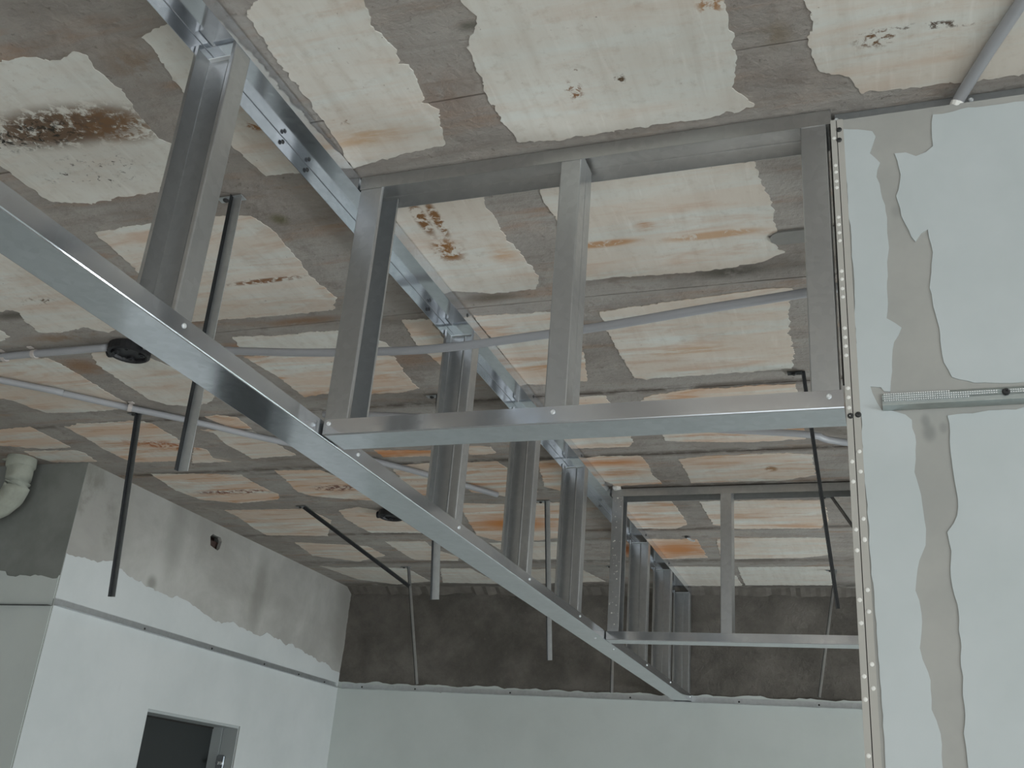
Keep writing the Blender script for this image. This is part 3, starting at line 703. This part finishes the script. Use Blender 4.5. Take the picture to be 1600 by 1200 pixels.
# far cross frame
far = empty('bulkhead_frame', (-0.3, Y2 + W2 / 2, B), 'farther, smaller-looking steel stud frame with white plaster specks on its left stud', 'metal frame')
fb = track_x('bottom_track', far, Y2, W2, XL + 0.004, 1.45, B, 1)
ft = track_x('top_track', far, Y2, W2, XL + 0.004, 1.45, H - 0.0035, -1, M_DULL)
YI2, WI2 = Y2 + 0.0016, W2 - 0.0034
fs = stud(far, (XL + 0.006, YI2, 0), (0, 1, 0), (1, 0, 0), WI2, 0.044, ZS0, ZS1 + 0.006)
stud(far, (-0.543, YI2, 0), (0, 1, 0), (-1, 0, 0), WI2, 0.042, ZS0, ZS1 + 0.006)
for x in (-0.06, 0.42, 0.90, 1.44): stud(far, (x, YI2, 0), (0, 1, 0), (-1, 0, 0), WI2, 0.042, ZS0, ZS1 + 0.006)
bm = bmesh.new(); random.seed(3)
for k in range(46):
    z = B + random.random() ** 1.2 * 0.57; x = XL + 0.01 + random.random() * 0.036; r = 0.0012 + 0.0022 * random.random() ** 2
    lathe(bm, [(r, 0), (r * 0.7, r * 0.5), (r * 0.1, r * 0.6)], (x, YI2, z), (0, -1, 0), 5)
o = link('plaster_splash', bm, M_DOT, far); o['kind'] = 'stuff'
bm = bmesh.new()
c = Vector((XL + 0.026, Y2 - 0.012, H - 0.002))
lathe(bm, [(0.018, -0.004), (0.017, 0.006), (0.010, 0.012), (0.001, 0.014)], c, (0, 0, -1), 9)
for v in bm.verts: v.co += noise.noise_vector(v.co * 60) * 0.005
shade(link('plaster_lump', bm, M_DOT, far))

# ------------------------------------------------------------------ drywall edge bead, rail, top track
bead = empty('corner_bead', (XR + 0.012, Y1, 0), 'perforated corner bead with white plaster dots along the drywall left edge', 'corner bead')
x0, x1, x2, x3 = XR + 0.0005, XR + 0.0102, XR + 0.0116, XR + 0.0225
link('dark_gap_strip', boxes(((x0, Y1 + 0.0002, 0.02), (x3, Y1 + 0.0010, BZ)), ((x0 - 0.003, Y1 + 0.0002, B + 0.04), (x0, Y1 + 0.0010, BZ))), M_GAP, bead)  # near-black strip drawn for the gap beside and between the flanges
link('bead_flange', boxes(((x0, Y1 - 0.0026, 0.02), (x1, Y1 + 0.0005, BZ))), M_BEAD, bead)
link('bead_flange', boxes(((x2, Y1 - 0.0022, 0.02), (x3, Y1 + 0.0005, BZ))), M_BEAD, bead)
bm = bmesh.new(); lathe(bm, [(0.0036, 0), (0.0030, 0.001), (0.0014, 0.0016)], (0, 0, 0), (0, -1, 0), 9)
bmesh.ops.recalc_face_normals(bm, faces=bm.faces)
DOT = bpy.data.meshes.new('plaster_dot'); bm.to_mesh(DOT); bm.free(); DOT.materials.append(M_DOT)
dots = [(1000 + a * .375, b * .375) for a, b in [(780,580),(812,690),(795,720),(820,755),(795,785),(828,905),(808,938),(828,970),(812,1005),(845,1130),(822,1165)]]
dots += [(1000 + a * .375, 400 + b * .375) for a, b in [(845,62),(825,98),(853,135),(828,172),(862,300),(840,340),(866,375),(846,415),(880,550),(860,590),(882,632),(862,668),(900,815),(877,857),(908,898),(884,940),(922,1095),(898,1140),(930,1180)]]
dots += [(1000 + a * .375, 750 + b * .375) for a, b in [(930,250),(904,293),(945,458),(917,500),(952,548),(926,596),(965,768),(937,818),(972,868),(945,915),(962,1150)]]
mid = (x1 + x2) / 2
for x, y in dots:
    p = at(x, y, 'y', Y1 - 0.0024); l = (p.x < (mid + 0.001))
    share(DOT, 'plaster_dot', bead, ((x0 + x1) / 2 if p.x < -0.0355 else (x2 + x3) / 2, Y1 - 0.0024, p.z), None)
for k in range(14):
    z = 1.62 - 0.11 * k
    share(DOT, 'plaster_dot', bead, ((x0 + x1) / 2, Y1 - 0.0024, z)); share(DOT, 'plaster_dot', bead, ((x2 + x3) / 2, Y1 - 0.0024, z - 0.05))
for x, y in ((1311, 203), (1311, 219), (1329, 650), (1341, 648)):
    p = at(x, y, 'y', Y1 - 0.0022); share(SCREW_SMALL_BLACK, 'screw', bead, (min(p.x, x3 - 0.003), Y1 - 0.0022, p.z), ROT_NY)

# ribbed wall angle on the drywall
rail = empty('wall_angle', (0.6, Y1, EYE + 0.648), 'short ribbed galvanised angle with a black screw, fixed across the white drywall', 'wall angle')
RX0, RX1 = 0.0105, 3.3
RZ0, RZ1 = EYE + 0.6475, EYE + 0.6765
bm = bmesh.new()
path = [(0.0, RZ1 - RZ0), (0.0016, 0.0262), (0.0, 0.0245), (0.0016, 0.0226), (0.0, 0.021), (0.0016, 0.019), (0.0, 0.0172), (0, 0), (0.024, 0), (0.024, 0.0025)]
sheet(bm, path, 0.0009, (RX0, Y1 - 0.0015, RZ0), (0, -1, 0), (0, 0, 1), (1, 0, 0), RX1 - RX0)
rl = link('angle_profile', bm, galvanised('pale_galvanised', (0.50, 0.54, 0.53), 0.45), rail)
bm = bmesh.new()
for r in range(4):
    z = EYE + 0.6745 - 0.0036 * r
    for k in range(150):
        x = RX0 + 0.003 + k * 0.0034
        if r == 0 and 28 < k: continue
        if r == 3 and k > 36: continue
        if 0.178 < x < 0.192: continue
        box(bm, (x, Y1 - 0.0062, z - 0.0008), (x + 0.0021, Y1 - 0.0030, z + 0.0008))
o = link('rib_knurl', bm, plain('glint_zinc', (0.95, 0.97, 0.98), 0.25, 0.3, 0.02), rail); o['kind'] = 'stuff'  # glints on the ribs are coloured in as near-white dots
p = at(1572, 612, 'y', Y1 - 0.004)
share(SCREW_BLACK, 'screw', rail, (p.x, Y1 - 0.0035, p.z), ROT_NY)

tr = empty('ceiling_track', (1.0, Y1 + 0.02, H - 0.03), 'dark galvanised track between the ceiling and the top of the white drywall', 'metal track')
bm = bmesh.new(); sheet(bm, [(0, 0.034), (0, 0), (0.07, 0), (0.07, 0.034)], T, (XR + 0.008, Y1 + 0.016, H - 0.0035), (0, 1, 0), (0, 0, -1), (1, 0, 0), XE - XR - 0.03, RR)
link('track_profile', bm, galvanised('dull_galvanised', (0.40, 0.42, 0.43), 0.45), tr)
for x, y in ((1307, 188), (1517, 156)):
    p = at(x, y, 'y', Y1 + 0.015); share(SCREW, 'screw', tr, tuple(p), ROT_NY)

# perimeter angles at the height of the coming ceiling
def perim(label, o, U, V, Wd, L, screws, rot, m=M_ANGLE, hgt=0.030):
    e = empty('wall_angle', o, label, 'wall angle')
    bm = bmesh.new(); sheet(bm, [(0.0, hgt), (0, 0), (0.024, 0)], 0.0011, o, U, V, Wd, L, 0.002)
    link('angle_profile', bm, m, e)
    for s in screws: share(SCREW_SMALL_BLACK, 'screw', e, s, rot)
LZ = B - 0.004
ys = [at(x, y, 'x', XW).y for x, y in ((224, 985), (329, 1017), (411, 1041), (465, 1056), (505, 1069))]
perim('tan-grey metal wall angle with dark screws along the white left wall', (XW + 0.0035, YW + 0.001, LZ), (1, 0, 0), (0, 0, 1), (0, 1, 0), YF - YW - 0.03, [(XW + 0.0052, y, LZ + 0.013) for y in ys], ROT_X)
xs = [at(x, y, 'y', YF).x for x, y in ((565, 1082), (648, 1086), (797, 1089), (985, 1094), (1155, 1102), (1280, 1104))]
perim('pale metal wall angle along the far wall under the brown render', (XW + 0.03, YF - 0.003, LZ), (0, -1, 0), (0, 0, 1), (1, 0, 0), XE - XW - 0.05, [(x, YF - 0.0048, LZ + 0.014) for x in xs], ROT_NY)
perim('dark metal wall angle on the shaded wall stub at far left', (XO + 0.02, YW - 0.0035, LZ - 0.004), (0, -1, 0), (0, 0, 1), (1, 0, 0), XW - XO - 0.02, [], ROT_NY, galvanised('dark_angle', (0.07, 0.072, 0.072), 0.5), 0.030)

# ------------------------------------------------------------------ ceiling hangers
def hanger(label, top_, bot, group, foot=True, wide=0.025, lip=0.012, m=M_ANGLE):
    top_, bot = Vector(top_), Vector(bot)
    e = empty('ceiling_hanger', top_, label, 'hanger', group)
    d = (top_ - bot); L = d.length; W_ = d.normalized()
    U = Vector((1, 0, 0)); U = (U - W_ * U.dot(W_)).normalized(); V = U.cross(W_).normalized()
    if V.y > 0: V = -V
    bm = bmesh.new()
    sheet(bm, [(0.0016, 0), (wide, 0)], 0.0014, bot, U, V, W_, L)
    link('angle_strip', bm, m, e)
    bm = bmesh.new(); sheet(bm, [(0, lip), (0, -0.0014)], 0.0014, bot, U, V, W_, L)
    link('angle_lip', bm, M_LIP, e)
    if foot:
        bm = boxes(((top_.x - 0.04, top_.y - 0.006, H - 0.0045), (top_.x + wide, top_.y + 0.016, H - 0.0025)))
        f = link('fixing_foot', bm, m, e)
        bm = bmesh.new(); lathe(bm, [(0.007, 0), (0.007, 0.003), (0.003, 0.006)], (top_.x - 0.022, top_.y + 0.005, H - 0.0045), (0, 0, -1), 8); link('anchor', bm, M_DARK_SCREW, f)
ZB = EYE + 0.607
G = 'ceiling hangers'
HT = H - 0.0025
hanger('nearest and broadest galvanised hanger strip, passing behind the long bottom track', (-1.345, 1.625, HT), (-1.357, 1.652, ZB), G)
hanger('narrow dark hanger strip in front of the left wall', (-2.520, 2.785, HT), (-2.535, 2.88, ZB), G, wide=0.020, lip=0.014, m=M_ANGLE_DARK)
hanger('dark hanger swung sideways, slanting down in front of the brown far wall', (-2.498, 3.945, HT), (-2.157, 4.438, EYE + 1.0), G, wide=0.010, lip=0.016, m=M_ANGLE_DARK)
hanger('thin pale hanger hanging before the brown wall below the slanting one', (-2.505, 5.10, HT), (-2.315, 4.967, ZB), G, wide=0.016, lip=0.006)
hanger('hanger strip whose lower end shows below the long track, left of the others there', (-1.34, 2.80, HT), (-1.322, 2.885, ZB), G)
hanger('shade-edged hanger strip between the studs of the long bulkhead and the brown wall', (-1.34, 3.964, HT), (-1.308, 4.03, ZB), G, wide=0.020)
hanger('long black hanger strip beside the drywall edge, seen through the far frame', (-0.195, 2.80, HT), (-0.137, 2.965, ZB), G, wide=0.010, lip=0.022, m=M_LIP)  # strip takes the lip shade tone too
hanger('short dark slanting hanger end beside the drywall bead', (-0.19, 4.0, HT), (-0.085, 3.45, EYE + 0.95), G, wide=0.012, lip=0.014, m=M_ANGLE_DARK)
hanger('thin hanger leaning left before the brown wall at the right', (-0.24, 5.20, HT), (-0.32, 4.87, ZB), G, wide=0.012, lip=0.010)
hanger('thin hanger end just under the far end of the long bulkhead', (-1.33, 5.10, HT), (-1.294, 5.0, ZB), G, wide=0.014, lip=0.008)

# ------------------------------------------------------------------ conduits and boxes
def conduit(label, px, clips=(), ends=(), sag=()):
    pts = [at(q[0], q[1], 'z', H - (q[2] if len(q) > 2 else 0.016)) for q in px]
    pts = [Vector(e) for e in ends if e[0] < pts[0].x] + pts + [Vector(e) for e in ends if e[0] > pts[-1].x]
    e = empty('conduit', pts[0], label, 'conduit', 'grey ceiling conduits')
    bm = bmesh.new(); tube(bm, smooth_path(pts, 5), 0.0115, 12); shade(link('conduit_tube', bm, M_PVC, e))
    for x, y, dx, dy in clips:
        c = at(x, y, 'z', H - 0.016); d = Vector((dx, dy, 0)).normalized()
        bm = bmesh.new(); tube(bm, [c - d * 0.007, c + d * 0.007], 0.0145, 12)
        s = d.cross(Vector((0, 0, 1)))
        q = c + s * 0.022; box(bm, (q.x - 0.008, q.y - 0.008, H - 0.006), (q.x + 0.008, q.y + 0.008, H - 0.0025))
        link('clip', bm, M_PVC_CLIP, e)
conduit('grey conduit running left from the nearer black ceiling box', [(0, 558), (52, 553), (100, 549), (168, 543)], [(8, 558, 1, 0), (54, 553, 1, 0)], [(-2.88, 2.262, H - 0.016)])
conduit('grey conduit crossing behind the near frame from the black box to the drywall', [(226, 541), (300, 545, .03), (360, 548, .06), (480, 551, .10), (600, 549, .115), (700, 543, .115), (850, 523, .10), (960, 507, .09), (1100, 483, .07), (1262, 457, .05)], [], [(0.6, 2.15, H - 0.03)])
conduit('grey conduit running diagonally from the left picture edge towards the far studs', [(0, 594), (100, 615), (200, 637), (300, 658), (410, 684), (575, 718), (672, 743), (777, 773)], [(203, 637, 0.7, 0.7)], [(-4.2, 1.2, H - 0.016)])
conduit('grey conduit mostly hidden behind the bottom track of the near frame', [(505, 647, .050), (571, 648, .050), (684, 653, .050), (900, 662, .050), (1240, 677, .050), (1319, 691, .050)], [], [(0.5, 3.62, H - 0.03)])
# the one that comes over the camera and goes down behind the drywall
pts = [Vector((0.47, 0.85, H - 0.016))] + [at(x, y, 'z', H - 0.016) for x, y in ((1597, 2), (1545, 80), (1506, 142))]
pts += [at(1497, 158, 'y', Y1 + 0.008), at(1494, 166, 'y', Y1 + 0.011)]
e = empty('conduit', pts[0], 'grey conduit at upper right, coming down over the top of the drywall', 'conduit', 'grey ceiling conduits')
bm = bmesh.new(); tube(bm, smooth_path(pts, 5), 0.0105, 12); shade(link('conduit_tube', bm, M_PVC, e))
c = pts[-1]; bm = bmesh.new(); tube(bm, [pts[-2].lerp(c, 0.2), c + (c - pts[-2]) * 0.2], 0.0118, 12); link('end_collar', bm, M_DOT, e)

def jbox(label, x, y, r):
    e = empty('junction_box', (x, y, H), label, 'junction box', 'black ceiling boxes')
    bm = bmesh.new(); lathe(bm, [(r * 0.86, 0.001), (r, 0.006), (r, 0.030), (r * 0.90, 0.034), (r * 0.84, 0.030), (r * 0.80, 0.022), (0.3 * r, 0.022)], (x, y, H), (0, 0, -1), 24)
    link('box_shell', bm, M_BLACK, e)
    for k in range(4):
        a = math.pi / 2 * k + 0.5; px, py = x + r * 0.62 * math.cos(a), y + r * 0.62 * math.sin(a)
        bm = bmesh.new(); lathe(bm, [(r * 0.17, 0.020), (r * 0.17, 0.030), (r * 0.09, 0.030), (r * 0.08, 0.024)], (px, py, H), (0, 0, -1), 10); link('screw_boss', bm, M_BLACK, e)
    bm = bmesh.new(); tube(bm, [(x - r * 1.2, y, H - 0.016), (x - r * 0.9, y, H - 0.016)], 0.016, 12); link('conduit_gland', bm, M_BLACK, e)
jbox('round black ceiling box half hidden by the long track at left', -2.155, 2.285, 0.064)
jbox('smaller-looking round black ceiling box under the middle of the long track', -2.105, 4.062, 0.060)
# dull grey stub cast into the ceiling beside the right stud of the near frame
a, b_ = at(1203, 372, 'z', H), at(1275, 366, 'z', H)
bm = bmesh.new(); prof = []
for k in range(9):
    t = math.pi / 2 + math.pi * k / 8; prof.append(Vector((a.x + 0.027 + 0.027 * math.cos(t), a.y + 0.027 * math.sin(t), H)))
prof += [Vector((b_.x + 0.05, a.y - 0.027, H)), Vector((b_.x + 0.05, a.y + 0.027, H))]
slab_poly(bm, prof, 'z', H + 0.001, -0.006)
tag(link('cover_strip', bm, plain('dull_grey_cover', (0.24, 0.235, 0.22), 0.9)), 'dull grey round-ended strip on the ceiling beside the right stud of the near frame', 'cover strip')

# ------------------------------------------------------------------ drain pipe in the upper left corner
YP = YW - 0.085
pp = [at(x, y, 'y', YP) for x, y in ((42, 690), (37, 706), (32, 735), (24, 765), (2, 789), (-40, 802), (-110, 812))]
pipe = empty('drain_pipe', pp[1], 'plaster-smeared pale drain pipe bending left below the ceiling at far left', 'pipe')
pp[0].z = min(pp[0].z, H - 0.003)
bm = bmesh.new(); tube(bm, smooth_path(pp, 6), 0.052, 20)
for v in bm.verts: v.co += noise.noise_vector(v.co * 22) * 0.004
shade(link('elbow', bm, M_PIPE, pipe))
bm = bmesh.new(); d = (pp[2] - pp[1]).normalized(); c = pp[1].lerp(pp[2], 0.15); tube(bm, [c, c + d * 0.006, c + d * 0.055, c + d * 0.062], [0.054, 0.060, 0.060, 0.053], 20)
for v in bm.verts: v.co += noise.noise_vector(v.co * 30) * 0.003
shade(link('socket', bm, M_PIPE, pipe))
q = [at(x, y, 'y', YP + 0.01) for x, y in ((22, 712), (0, 707), (-60, 700))]
bm = bmesh.new(); tube(bm, q, 0.030, 14); shade(link('branch', bm, M_PIPE, pipe))

# small cast-in anchor between the far frame and the far wall
a = at(1078, 838, 'z', H)
e = empty('ceiling_anchor', a, 'tiny bright metal anchor in the ceiling, seen through the left bay of the far frame', 'anchor')
bm = bmesh.new(); lathe(bm, [(0.014, 0.0), (0.012, 0.006), (0.006, 0.008)], (a.x - 0.012, a.y, H), (0, 0, -1), 9); link('plug', bm, M_DARK_SCREW, e)
bm = bmesh.new(); tube(bm, [(a.x - 0.012, a.y, H - 0.006), (a.x + 0.006, a.y + 0.004, H - 0.018), (a.x + 0.022, a.y + 0.004, H - 0.020)], 0.005, 8); link('hook', bm, M_SCREW, e)
